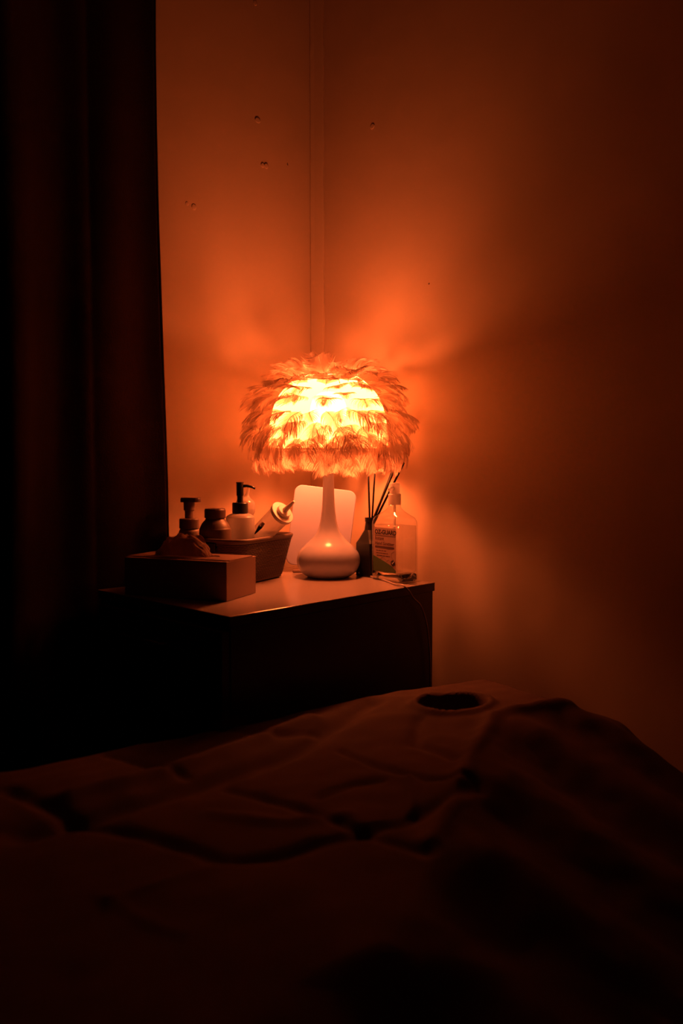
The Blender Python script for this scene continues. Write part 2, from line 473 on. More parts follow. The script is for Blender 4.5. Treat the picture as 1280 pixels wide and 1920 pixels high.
def feather_mesh(idx):
    rnd = random.Random(100 + idx)
    me = bpy.data.meshes.new('feather')
    V = []; F = []; MI = []
    Lf = 1.0; W = rnd.uniform(0.52, 0.66)
    bend = math.radians(rnd.uniform(45, 90)); side = rnd.uniform(-0.12, 0.12)
    n = 24
    def pt(t):                       # rachis: arc bending down toward the tip
        th = bend * t * t * 0.9
        # integrate numerically
        x = z = 0.0; steps = 10
        for k in range(steps):
            tt = t * (k + 0.5) / steps
            a = bend * tt ** 1.7 - 0.15
            x += math.cos(a) * t / steps; z -= math.sin(a) * t / steps
        return Vector((x, side * t * t, z)), bend * t ** 1.7 - 0.15
    for s in (-1, 1):
        for k in range(n + 1):
            t = 0.10 + 0.88 * k / n
            p, a = pt(t)
            fwd = Vector((math.cos(a), 0, -math.sin(a))); nrm = Vector((math.sin(a), 0, math.cos(a)))
            out = Vector((0, s, 0))
            w = W * (math.sin(math.pi * min(1, (t * 0.93 + 0.07)) ** 0.75)) ** 0.65 * rnd.uniform(0.86, 1.08)
            if t > 0.9: w *= 0.9
            ang = math.radians(66 - 30 * t + rnd.uniform(-3, 3))
            curl = (0.28 if s > 0 else 0.36) * (1 + 0.2 * math.sin(9 * t + idx)) + rnd.uniform(-0.03, 0.03); split = 0.03 * math.sin(t * 17 + idx * 2 + s) + rnd.uniform(-0.012, 0.012)
            hw = 0.88 / n * 0.80
            prev = None
            m = 4
            for q in range(m + 1):
                f = q / m
                dirv = out * math.sin(ang - 0.40 * f) + fwd * math.cos(ang - 0.40 * f)
                c = p + dirv * w * f - nrm * (curl * w * f * f) + nrm * 0.03 * math.sin(f * 2.2) + fwd * split * f
                ww = hw * (1.05 - 0.80 * f ** 5) 
                a1 = len(V); V.append(c - fwd * ww); V.append(c + fwd * ww)
                if prev is not None:
                    F.append((prev, prev + 1, a1 + 1, a1)); MI.append(0)
                prev = a1
    # quill
    for k in range(8):
        p, a = pt(k / 7)
        nrm = Vector((math.sin(a), 0, math.cos(a)))
        r = 0.012 * (1 - 0.75 * k / 7)
        b = len(V); V += [p + Vector((0, r, 0)), p + nrm * r, p - Vector((0, r, 0))]
        if k:
            F.append((b - 3, b - 2, b + 1, b)); F.append((b - 2, b - 1, b + 2, b + 1)); MI += [1, 1]
    me.from_pydata([tuple(v) for v in V], [], F)
    me.materials.append(M['feather']); me.materials.append(M['quill'])
    for p, mi in zip(me.polygons, MI): p.material_index = mi; p.use_smooth = True
    me.update()
    return me
FM = [feather_mesh(i) for i in range(12)]
FR = random.Random(5)
def put_feather(pos, d, nrm, L, roll):
    y = nrm.cross(d).normalized(); nn = d.cross(y)
    m = Matrix((d, y, nn)).transposed().to_4x4() @ Matrix.Rotation(roll, 4, 'X')
    o = bpy.data.objects.new('feather', FR.choice(FM))
    link(o, shade)
    o.matrix_basis = Matrix.Translation(pos) @ m @ Matrix.Diagonal((L, L * FR.uniform(1.08, 1.38), L, 1))
    wx, wy = -INSET - 0.004 - LX, -INSET - 0.004 - LY          # keep clear of both walls
    for _ in range(12):
        mb = o.matrix_basis
        if all((mb @ v.co).x < wx and (mb @ v.co).y < wy for v in o.data.vertices): break
        o.matrix_basis = mb @ Matrix.Scale(0.92, 4)
N_RINGS = [(0.0, 10, 90, 0.029), (0.0, 12, 66, 0.038), (0.08, 13, 48, 0.046), (0.18, 15, 35, 0.051), (0.30, 19, 23, 0.056), (0.42, 23, 11, 0.060),
           (0.54, 28, 0, 0.059), (0.66, 32, -12, 0.060), (0.78, 34, -25, 0.061), (0.88, 35, -40, 0.057), (0.94, 35, -54, 0.051), (1.0, 24, -72, 0.043)]
for (u, cnt, elev, L0) in N_RINGS:
    k = u * (len(LIN) - 1); i0 = min(int(k), len(LIN) - 2); fr = k - i0
    p = LIN[i0].lerp(LIN[i0 + 1], fr)
    off = FR.random()
    for q in range(cnt):
        a = 2 * math.pi * (q + off + FR.uniform(-0.28, 0.28)) / cnt
        e = math.radians(elev + FR.uniform(-13, 13)); yaw = FR.uniform(-0.45, 0.45)
        rad = Vector((math.cos(a + yaw), math.sin(a + yaw), 0)); base = Vector((math.cos(a), math.sin(a), 0))
        d = rad * math.cos(e) + Vector((0, 0, 1)) * math.sin(e)
        nrm = -rad * math.sin(e) + Vector((0, 0, 1)) * math.cos(e)
        put_feather(base * (p.x + 0.001) + Vector((0, 0, p.y + FR.uniform(-0.005, 0.005))), d, nrm, L0 * FR.uniform(0.82, 1.15), FR.uniform(-0.45, 0.45))

# power cord: from the back of the base, over the front edge of the cabinet and down
def lp(x, y, z): return Vector((x - LX, y - LY, z - TOP))
ctrl = [lp(-0.168, -0.298, TOP + 0.008), lp(-0.164, -0.306, TOP + 0.0035), lp(-0.168, -0.340, TOP + 0.0022), lp(-0.190, -0.390, TOP + 0.0022), lp(-0.212, -0.430, TOP + 0.0022), lp(-0.219, -0.455, TOP + 0.0035),
        lp(-0.216, -0.466, TOP - 0.006), lp(-0.205, -0.468, TOP - 0.02), lp(-0.183, -0.467, 0.713), lp(-0.165, -0.466, 0.68), lp(-0.154, -0.465, 0.63), lp(-0.149, -0.464, 0.56), lp(-0.147, -0.464, 0.35), lp(-0.15, -0.47, 0.03), lp(-0.10, -0.44, 0.006), lp(-0.04, -0.40, 0.006)]
def catmull(P, n=6):
    out = []
    for i in range(len(P) - 1):
        p0 = P[max(i - 1, 0)]; p1 = P[i]; p2 = P[i + 1]; p3 = P[min(i + 2, len(P) - 1)]
        for k in range(n):
            t = k / n
            out.append(0.5 * ((2 * p1) + (-p0 + p2) * t + (2 * p0 - 5 * p1 + 4 * p2 - p3) * t * t + (-p0 + 3 * p1 - 3 * p2 + p3) * t ** 3))
    out.append(P[-1]); return out
bm = bmesh.new()
pts = catmull(ctrl)
tube(bm, pts, 0.0016, 8)
obj('power_cord', bm, M['cord'], lamp, smooth=True)

# ------------------------------------------------------------------ pink board leaning behind the lamp
bdir = Vector((0.690, -0.724, 0)).normalized()
BR = Vector((-0.138, -0.250, TOP)); 
brd = thing('display_board', 'pale pink rounded rectangular board standing upright behind the lamp base', 'board', (BR + bdir * -0.062), (0, 0, math.atan2(bdir.y, bdir.x)))
bm = bmesh.new()
pts2 = rrect(0.064, 0.083, 0.016, 0.0, 8)
rng = []
for (dz, ins) in ((-0.003, 0.0012), (-0.0022, 0.0), (0.0022, 0.0), (0.003, 0.0012)):
    rng.append([Vector((p.x * (1 - ins / 0.065) + 0.0, dz, p.y * (1 - ins / 0.083))) for p in pts2])
loft(bm, rng)
panel = obj('panel', bm, M['board'], brd, smooth=False)
panel.matrix_basis = Matrix.Translation((0.0, 0.018, 0.091)) @ Matrix.Rotation(math.radians(-8), 4, 'X') @ Matrix.Rotation(math.radians(7), 4, 'Y')
bm = bmesh.new(); tube(bm, [(0, 0.028, 0.14), (0.0, 0.05, 0.06), (0.0, 0.062, 0.004)], 0.003, 8)
obj('prop_leg', bm, M['dimwhite'], brd, smooth=True)
bm = bmesh.new(); box(bm, (-0.058, -0.004, 0.0), (0.055, 0.022, 0.006), 0.002)
obj('foot_bar', bm, M['dimwhite'], brd)

# ------------------------------------------------------------------ tissue box
ta = math.radians(22)
tu = Vector((math.cos(ta), math.sin(ta), 0)); tv = Vector((-math.sin(ta), math.cos(ta), 0))
tc = Vector((-0.540, -0.354, TOP)) + tu * 0.050 + tv * 0.099
tb = thing('tissue_box', 'brown glossy rectangular tissue box with a crumpled tissue pulled up', 'tissue box', tc, (0, 0, ta))
bm = bmesh.new(); 
o_in = rrect(0.016, 0.055, 0.015, 0.066, 6)
o_out = [Vector((0, 0, 0)) for _ in o_in]
box(bm, (-0.05, -0.099, 0.0005), (0.05, 0.099, 0.0645), 0.0012)
obj('carton', bm, M['card'], tb)
bm = bmesh.new()    # lid ring with an oval slot
n = len(o_in)
outer = []
for p in o_in:
    ang = math.atan2(p.y / 0.099, p.x / 0.05); c, s = math.cos(ang), math.sin(ang); k = 1 / max(abs(c), abs(s))
    outer.append(Vector((0.05 * c * k, 0.099 * s * k, 0.066)))
def low(ps): return [Vector((p.x, p.y, 0.0647)) for p in ps]
loft(bm, [low(o_in), o_in, outer, low(outer)], True, False)
obj('slot_rim', bm, M['card'], tb)
bm = bmesh.new()
nu, nv = 30, 34
Vg = []
for j in range(nv + 1):
    row = []
    for i in range(nu + 1):
        u = i / nu * 2 - 1; v = j / nv * 2 - 1
        h = 0.034 * max(0, 1 - (abs(u) ** 2.4)) * max(0, 1 - abs(v) ** 3)
        nz = noise.noise(Vector((u * 2.2, v * 3.0, 3.3))) * 0.010 + noise.noise(Vector((u * 5, v * 6, 8))) * 0.006
        x = u * (0.016 + 0.018 * (h / 0.034)) * 1.0 + 0.006 * noise.noise(Vector((v * 4, u * 3, 1)))
        y = v * (0.050) + 0.006 * noise.noise(Vector((u * 4, v * 4, 6)))
        z = 0.0665 + h + (nz * (h / 0.034) if h > 0 else 0)
        row.append(bm.verts.new((x, y + 0.012, max(z, 0.0665))))
    Vg.append(row)
for j in range(nv):
    for i in range(nu): bm.faces.new((Vg[j][i], Vg[j][i + 1], Vg[j + 1][i + 1], Vg[j + 1][i]))
obj('tissue', bm, M['tissue'], tb, smooth=True)

# ------------------------------------------------------------------ basket
ba = math.radians(16)
bx, by = -0.363, -0.161
basket = thing('storage_basket', 'woven-pattern plastic basket full of bottles behind the tissue box', 'basket', (bx, by, TOP), (0, 0, ba))
HX0, HY0, HX1, HY1, HB = 0.082, 0.058, 0.098, 0.075, 0.087
bm = bmesh.new()
loft(bm, [rrect(HX0 - 0.004, HY0 - 0.004, 0.022, 0.0006, 8), rrect(HX0, HY0, 0.024, 0.003, 8), rrect(HX0 + 0.0003, HY0 + 0.0003, 0.024, 0.006, 8)], True, True)
obj('basket_floor', bm, M['basket'], basket)
# woven walls: vertical ribs and horizontal strands in one lattice (too fine to pick apart)
def ring_at(f, n=14):
    return rrect(HX0 + (HX1 - HX0) * f, HY0 + (HY1 - HY0) * f, 0.024 + 0.006 * f, 0.006 + (HB - 0.010) * f, n)
def resample(ps, m):
    ps = ps + [ps[0]]; Ls = [0]
    for a, b in zip(ps, ps[1:]): Ls.append(Ls[-1] + (b - a).length)
    out = []; j = 0
    for k in range(m):
        s = Ls[-1] * k / m
        while Ls[j + 1] < s: j += 1
        out.append(ps[j].lerp(ps[j + 1], (s - Ls[j]) / (Ls[j + 1] - Ls[j])))
    return out
bm = bmesh.new()
loft(bm, [[p for p in resample(ring_at(f), 160)] for f in (0, .25, .5, .75, 1)], True, False)
inner = [[Vector((p.x * 0.985, p.y * 0.985, p.z)) for p in resample(ring_at(f), 160)] for f in (0, .5, 1)]
loft(bm, inner, True, False)
obj('basket_wall', bm, M['basket'], basket, smooth=True)
bm = bmesh.new()
NS = 150
for k in range(24):       # horizontal strands
    f = (k + 0.6) / 24
    ps = resample(ring_at(f), NS)
    out = []
    for i, p in enumerate(ps):
        d = Vector((p.x, p.y, 0)).normalized()
        out.append(p + d * (0.0011 + 0.0007 * (1 if (i + k) % 2 else -1)))
    rings = []
    for i, p in enumerate(out):
        d = Vector((p.x, p.y, 0)).normalized()
        rings.append([p + d * 0.0009, p + Vector((0, 0, 0.0013)), p - d * 0.0009, p - Vector((0, 0, 0.0013))])
    rings.append(rings[0])
    loft(bm, rings, True, False)
o = obj('weave', bm, M['basket'], basket); o['kind'] = 'stuff'
# rolled rim
bm = bmesh.new()
rings = []
for (dx, z) in ((-0.003, HB - 0.008), (0.0015, HB - 0.009), (0.0035, HB - 0.004), (0.003, HB - 0.001), (0.0, HB), (-0.003, HB - 0.001)):
    rings.append(rrect(HX1 + dx, HY1 + dx, 0.030 + dx, z, 14))
rings.append(rings[0])
loft(bm, rings, True, False)
obj('rim', bm, M['basket'], basket, smooth=True)
for s in (-1, 1):
    bm = bmesh.new(); box(bm, (s * (HX1 + 0.003) - 0.002, -0.024, HB - 0.024), (s * (HX1 + 0.003) + 0.003, 0.024, HB - 0.007), 0.0015)
    obj('handle', bm, M['black'], basket)
BF = TOP + 0.0062

# ------------------------------------------------------------------ jar
jar = thing('lotion_jar', 'brown round shouldered jar with dark lid in the basket front', 'jar', (-0.425, -0.174, BF))
bm = bmesh.new()
lathe(bm, [(p.x, p.y) for p in smooth_prof([(0.0, 0.0), (0.025, 0.0), (0.029, 0.004), (0.0295, 0.03), (0.0295, 0.088), (0.028, 0.098), (0.0235, 0.107), (0.019, 0.112), (0.0175, 0.115), (0.0175, 0.118)], 5)], 48)
obj('body', bm, M['brown'], jar, smooth=True)
bm = bmesh.new(); lathe(bm, [(0.0, 0.1162), (0.0192, 0.1162), (0.0195, 0.1172), (0.0195, 0.1305), (0.0180, 0.1335), (0.0, 0.1338)], 48)
lid = obj('lid', bm, M['lid'], jar)
# ------------------------------------------------------------------ foam pump
fp = thing('foam_pump_bottle', 'pale foam pump bottle with wide flat head at the basket back', 'bottle', (-0.434, -0.106, BF))
bm = bmesh.new(); lathe(bm, [(p.x, p.y) for p in smooth_prof([(0.0, 0), (0.018, 0), (0.021, 0.004), (0.021, 0.06), (0.0205, 0.084), (0.0185, 0.091), (0.016, 0.0935)], 5)], 40)
obj('body', bm, M['milk'], fp, smooth=True)
bm = bmesh.new(); lathe(bm, [(0, 0.0937), (0.0190, 0.0937), (0.0192, 0.095), (0.0192, 0.1105), (0.018, 0.1125), (0.0, 0.1127)], 40)
obj('collar', bm, M['dimwhite'], fp)
bm = bmesh.new(); lathe(bm, [(0, 0.1128), (0.0085, 0.1128), (0.0085, 0.127), (0.0105, 0.1285), (0.0108, 0.1435), (0.0, 0.1436)], 32)
obj('stem', bm, M['dimwhite'], fp)
bm = bmesh.new()
loft(bm, [[v + Vector((0.003, 0, 0)) for v in rrect(0.0195, 0.0125, 0.012, z, 6)] for z in (0.1437, 0.1455, 0.1495)] + [[v + Vector((0.003, 0, 0)) for v in rrect(0.0185, 0.0115, 0.011, 0.1520, 6)]])
hd = obj('pump_head', bm, M['lid'], fp, rot=(0, 0, math.radians(-48)))
# ------------------------------------------------------------------ black pump bottle
pb = thing('soap_pump_bottle', 'translucent pale bottle with a black pump and curved spout in the basket', 'bottle', (-0.364, -0.172, BF))
bm = bmesh.new(); lathe(bm, [(p.x, p.y) for p in smooth_prof([(0.0, 0), (0.024, 0), (0.0275, 0.004), (0.0275, 0.06), (0.0275, 0.108), (0.026, 0.116), (0.019, 0.1205), (0.015, 0.1215)], 5)], 48)
obj('body', bm, M['frost'], pb, smooth=True)
bm = bmesh.new(); lathe(bm, [(0, 0.1217), (0.0145, 0.1217), (0.0150, 0.1225), (0.0150, 0.141), (0.0140, 0.1425), (0.0, 0.1427)], 40)
obj('collar', bm, M['black'], pb)
bm = bmesh.new(); lathe(bm, [(0, 0.1428), (0.0056, 0.1428), (0.0056, 0.155), (0.0068, 0.156), (0.0068, 0.1790), (0.0075, 0.1800), (0.0072, 0.1815), (0.0, 0.1818)], 28)
obj('pump_head', bm, M['black'], pb)
bm = bmesh.new()
rd = Vector((0.696, -0.718, 0))
tube(bm, [rd * 0.006 + Vector((0, 0, 0.1740)), rd * 0.014 + Vector((0, 0, 0.1742)), rd * 0.022 + Vector((0, 0, 0.1725)), rd * 0.029 + Vector((0, 0, 0.1690))], [0.0030, 0.0027, 0.0024, 0.0021], 12)
obj('spout', bm, M['black'], pb, smooth=True)
# ------------------------------------------------------------------ squeeze bottle leaning out of the basket
ax = Vector((0.059, -0.779, 0.58)).normalized()
q = ax.to_track_quat('Z', 'Y')
sq = thing('squeeze_bottle', 'squeeze bottle with white disc cap and pointed nozzle leaning over basket edge', 'bottle', (-0.306, -0.229, 0.880))
sq.rotation_euler = q.to_euler()
bm = bmesh.new(); lathe(bm, [(p.x, p.y) for p in smooth_prof([(0.0, -0.098), (0.016, -0.098), (0.0185, -0.094), (0.0205, -0.06), (0.0215, -0.012), (0.021, -0.0075)], 5)], 40)
obj('body', bm, M['hazy'], sq, smooth=True)
bm = bmesh.new(); lathe(bm, [(0, -0.0073), (0.0238, -0.0073), (0.0243, -0.0063), (0.0243, -0.001), (0.0236, 0.0), (0.0142, 0.0002), (0.0142, 0.0058), (0.0132, 0.0068), (0.0, 0.0069)], 48)
obj('cap', bm, M['white_plastic'], sq)
bm = bmesh.new(); lathe(bm, [(0, 0.0070), (0.0058, 0.0070), (0.0050, 0.012), (0.0026, 0.034), (0.0022, 0.0365), (0.0, 0.0368)], 24)
obj('nozzle', bm, M['white_plastic'], sq, smooth=False)
# ------------------------------------------------------------------ clear nozzle bottle behind
cb = thing('applicator_bottle', 'clear rounded applicator bottle with tapered tip, behind the black pump', 'bottle', (-0.336, -0.112, BF + 0.001), (math.radians(4), math.radians(11), 0))
bm = bmesh.new(); lathe(bm, [(p.x, p.y) for p in smooth_prof([(0.0, 0.0), (0.012, 0.0), (0.0145, 0.003), (0.0145, 0.06), (0.015, 0.10), (0.0195, 0.118), (0.0215, 0.130), (0.0175, 0.144), (0.0085, 0.151), (0.0045, 0.156), (0.0028, 0.168), (0.0018, 0.176), (0.0, 0.1765)], 6)], 40)
obj('body', bm, M['hazy'], cb, smooth=True)
# ------------------------------------------------------------------ brush
bd = Vector((0.55, -0.30, 0.78)).normalized()
br = thing('gap_wedge', 'small brush added to stand for the dark gap between the basket bottles', 'wedge', (-0.352, -0.203, 0.842))
br.rotation_euler = bd.to_track_quat('Z', 'Y').to_euler()  # added piece; its black tip stands for the dark gap between bottles
bm = bmesh.new(); lathe(bm, [(0, -0.004), (0.0012, -0.002), (0.004, 0.012), (0.0045, 0.016), (0, 0.0162)], 16); obj('black_tip', bm, M['black'], br, smooth=True)
bm = bmesh.new(); lathe(bm, [(0, 0.0163), (0.0042, 0.0163), (0.0035, 0.024), (0.0, 0.0245)], 16); obj('pale_end', bm, M['dimwhite'], br)

# ------------------------------------------------------------------ reed diffuser
DX, DY = -0.147, -0.309
df = thing('reed_diffuser', 'black reed diffuser bottle between the lamp and the sanitiser bottle', 'diffuser', (DX, DY, TOP))
bm = bmesh.new()
loft(bm, [rrect(0.0195, 0.0195, 0.004, 0.0005), rrect(0.0205, 0.0205, 0.004, 0.002), rrect(0.0205, 0.0205, 0.004, 0.066), rrect(0.017, 0.017, 0.006, 0.074), rrect(0.010, 0.010, 0.008, 0.092), rrect(0.0085, 0.0085, 0.008, 0.108)])
obj('body', bm, M['black'], df, smooth=False)
bm = bmesh.new(); lathe(bm, [(0.0075, 0.1082), (0.0100, 0.1082), (0.0100, 0.116), (0.0075, 0.116), (0.0075, 0.1082)], 24, cap=False); obj('neck_ring', bm, M['black'], df)
R_ = Vector((0.696, -0.718, 0))
def reed(dx_b, dx_t, z_t, depth=0.0, r=0.0017):
    o = thing('diffuser_reed', reed.labels.pop(0), 'reed', (DX, DY, TOP), group='black reeds standing in the diffuser')
    b = R_ * dx_b + Vector((0, 0, 0.098)); t_ = R_ * dx_t + FWD * depth + Vector((0, 0, z_t))
    bm = bmesh.new(); tube(bm, [b + (t_ - b) * k / 4 for k in range(5)], r, 8)
    m = obj('stick', bm, M['reed'], o, smooth=True)
    return o
reed.labels = ['black diffuser reed at the far left of the fan, leaning left', 'black diffuser reed second from left, close beside the leftmost one',
               'longest black diffuser reed, leaning right behind the pump top', 'black diffuser reed crossing low over the longest one, leaning right',
               'thin black diffuser reed furthest right, above the sanitiser pump']

# reeds are parts of nothing: each stands loose in the diffuser
reed(0.000, -0.0035, 0.209, 0.003, 0.0019)
reed(0.0035, 0.0095, 0.209, -0.003, 0.0019)
reed(0.0025, 0.0520, 0.2285, 0.004, 0.0023)
reed(0.0005, 0.0455, 0.2060, -0.004, 0.0023)
reed(0.0045, 0.0670, 0.2250, -0.002, 0.0021)

# ------------------------------------------------------------------ hand sanitiser bottle
SX, SY = -0.160, -0.384
sb = thing('sanitiser_bottle', 'clear hand sanitiser bottle with pump cap and printed front label', 'bottle', (SX, SY, TOP), (0, 0, math.radians(-8)))
HA, HBX = 0.0450, 0.0245     # half length (y), half depth (x)
bm = bmesh.new()
secs = [(0.88, 0.0006, 1), (0.96, 0.0012, 1), (1.0, 0.004, 1), (1.0, 0.014, 1), (0.985, 0.016, 1), (0.985, 0.060, 1), (0.985, 0.106, 1), (0.965, 0.114, 1), (0.88, 0.121, 1), (0.70, 0.1275, 1), (0.46, 0.1335, 1), (0.315, 0.138, 1)]
rings = []
for (k, z, _) in secs:
    hx = HBX * (k if k > 0.8 else 0.8 * k / 0.8 * 0.9 + 0.06); hy = HA * k
    if z > 0.13: hx = max(hx, 0.012)
    rings.append(rrect(hx, hy, min(0.010, hx * 0.7) if z < 0.125 else hx * 0.95, z, 8))
rings.append(rrect(0.0118, 0.0118, 0.0117, 0.1405, 8)); rings.append(rrect(0.0118, 0.0118, 0.0117, 0.1445, 8))
loft(bm, rings)
obj('body', bm, M['clear'], sb, smooth=False)
gm, gnt, gN, gL, gp = mat_base('thick clear base'); gp.inputs['Base Color'].default_value = (0.97, 0.95, 0.93, 1); gp.inputs['Roughness'].default_value = 0.05
gp.inputs['Transmission Weight'].default_value = 1.0; gp.inputs['IOR'].default_value = 1.45
gtc = gN.new('ShaderNodeTexCoord'); gno = gN.new('ShaderNodeTexNoise'); gno.inputs['Scale'].default_value = 60; gbu = gN.new('ShaderNodeBump'); gbu.inputs['Strength'].default_value = 0.1; gbu.inputs['Distance'].default_value = 0.001
gL.new(gtc.outputs['Object'], gno.inputs['Vector']); gL.new(gno.outputs['Fac'], gbu.inputs['Height']); gL.new(gbu.outputs['Normal'], gp.inputs['Normal'])
bm = bmesh.new(); loft(bm, [rrect(HBX * 0.86, HA * 0.9, 0.008, 0.0015, 8), rrect(HBX * 0.95, HA * 0.965, 0.009, 0.005, 8), rrect(HBX * 0.93, HA * 0.95, 0.009, 0.0145, 8), rrect(HBX * 0.80, HA * 0.88, 0.008, 0.0165, 8)])
obj('thick_base', bm, gm, sb, smooth=True)
for p in sb.children[0].data.polygons: p.use_smooth = True
bm = bmesh.new()    # liquid: upper surface seen in the shoulder
rg = []
for (k, z) in ((0.80, 0.0175), (0.90, 0.0185), (0.94, 0.022), (0.94, 0.060), (0.94, 0.106)):
    rg.append(rrect(HBX * k - 0.001, HA * k - 0.0005, 0.008, z, 8))
loft(bm, rg)
M['gel'] = clear_plastic('sanitiser gel', tint=(0.985, 0.975, 0.965), rough=0.02)
obj('gel', bm, M['gel'], sb, smooth=True)
bm = bmesh.new(); lathe(bm, [(0, 0.1447), (0.0118, 0.1447), (0.0122, 0.1455), (0.0122, 0.1640), (0.0112, 0.1655), (0.0, 0.1656)], 36)
obj('pump_collar', bm, M['frost'], sb)
bm = bmesh.new(); lathe(bm, [(0, 0.1657), (0.0095, 0.1657), (0.0098, 0.168), (0.0098, 0.184), (0.0090, 0.1862), (0.0, 0.1866)], 36)
obj('pump_head', bm, M['frost'], sb)
bm = bmesh.new(); tube(bm, [(-0.006, -0.002, 0.176), (-0.015, -0.004, 0.176), (-0.0185, -0.0045, 0.1735)], [0.0042, 0.0036, 0.003], 12)
obj('spout', bm, M['frost'], sb, smooth=True)
bm = bmesh.new(); tube(bm, [(0, 0, 0.144), (0.001, 0.002, 0.08), (0.003, 0.006, 0.012)], 0.0026, 10)
obj('dip_tube', bm, M['hazy'], sb, smooth=True)

# label on the -X face. label plane coordinates: a to the right (local -Y), b up
XF = -HBX - 0.0004
def flat_poly(name, pts, m, parent, x, t=0.00025):
    bm = bmesh.new()
    loft(bm, [[Vector((x, -a, b)) for a, b in pts], [Vector((x - t, -a, b)) for a, b in pts]])
    return obj(name, bm, m, parent)
lab = flat_poly('label', [(-0.0325, 0.018), (0.0325, 0.018), (0.0325, 0.1015), (-0.0325, 0.1015)], M['label'], sb, XF)
X1 = XF - 0.0003
flat_poly('green_panel', [(-0.0325, 0.018), (0.0325, 0.018), (0.0325, 0.0225), (0.020, 0.031), (0.0, 0.038), (-0.0325, 0.0475)], M['label_green'], lab, X1)
flat_poly('rule_line', [(-0.028, 0.0865), (0.0325, 0.0865), (0.0325, 0.0870), (-0.028, 0.0870)], M['ink_brown'], lab, X1)
bar = [(-0.026, 0.0625), (0.026, 0.0625), (0.0285, 0.0643), (0.026, 0.0665), (-0.026, 0.0665), (-0.0278, 0.0645)]
flat_poly('dark_bar', bar, M['ink_brown'], lab, X1)
flat_poly('badge', [(0.0245 + 0.0058 * math.cos(k * math.pi / 4 + .39), 0.0365 + 0.0058 * math.sin(k * math.pi / 4 + .39)) for k in range(8)], M['ink'], lab, X1 - 0.0003)
flat_poly('check_mark', [(0.0222, 0.0370), (0.0240, 0.0343), (0.0278, 0.0395), (0.0268, 0.0400), (0.0240, 0.0362), (0.0230, 0.0376)], M['ink_pale'], lab, X1 - 0.0006)
def hexline(cx, cy, r, a0, a1):
    pts = [(cx + r * math.cos(math.radians(a)), cy + r * math.sin(math.radians(a))) for a in range(a0, a1 + 1, 60)]
    bm = bmesh.new()
    tube(bm, [Vector((X1, -a, b)) for a, b in pts], 0.00022, 4)
    obj('hexagon_line', bm, M['ink_brown'], lab)
hexline(0.0275, 0.0505, 0.0085, 90, 270); hexline(-0.004, 0.036, 0.0105, 30, 150); hexline(0.012, 0.035, 0.007, 30, 150)

def text(name, s, size, a, b, m, parent, x, bold=0.0, shear=0.0):
    cu = bpy.data.curves.new(name, 'FONT'); cu.body = s; cu.size = size; cu.offset = bold; cu.shear = shear; cu.extrude = 0.00012
    cu.resolution_u = 3
    tmp = bpy.data.objects.new(name, cu); COL.objects.link(tmp)
    dg = bpy.context.evaluated_depsgraph_get(); dg.update()
    me = bpy.data.meshes.new_from_object(tmp.evaluated_get(dg))
    bpy.data.objects.remove(tmp)
    me.materials.clear(); me.materials.append(m)
    # text x -> local -Y, text y -> Z, text normal -> -X
    for v in me.vertices:
        v.co = Vector((x - v.co.z, -(a + v.co.x), b + v.co.y))
    o = bpy.data.objects.new(name, me); link(o, parent)
    return o
text('lettering', 'OZ-GUARD', 0.0117, -0.0282, 0.0893, M['ink'], lab, X1, bold=0.00035)
text('lettering', 'Instant', 0.0094, -0.0275, 0.0778, M['ink_brown'], lab, X1, bold=0.0001)
text('lettering', 'Hand Sanitiser', 0.0094, -0.0282, 0.0686, M['ink_brown'], lab, X1, bold=0.00005, shear=0.25)
def dashes(a0, a1, b, m, rnd):
    a = a0
    while a < a1 - 0.002:
        w = min(rnd.uniform(0.004, 0.010), a1 - a)
        flat_poly('small_print', [(a, b), (a + w, b), (a + w, b + 0.0017), (a, b + 0.0017)], m, lab, X1, 0.0001)
        a += w + 0.0011
rd2 = random.Random(3)
dashes(-0.024, 0.005, 0.0568, M['ink_brown'], rd2); dashes(-0.024, 0.010, 0.0520, M['ink_brown'], rd2); dashes(-0.022, 0.016, 0.0472, M['ink_brown'], rd2)
dashes(-0.030, 0.0005, 0.0315, M['ink_pale'], rd2); dashes(-0.030, 0.014, 0.0262, M['ink_pale'], rd2)

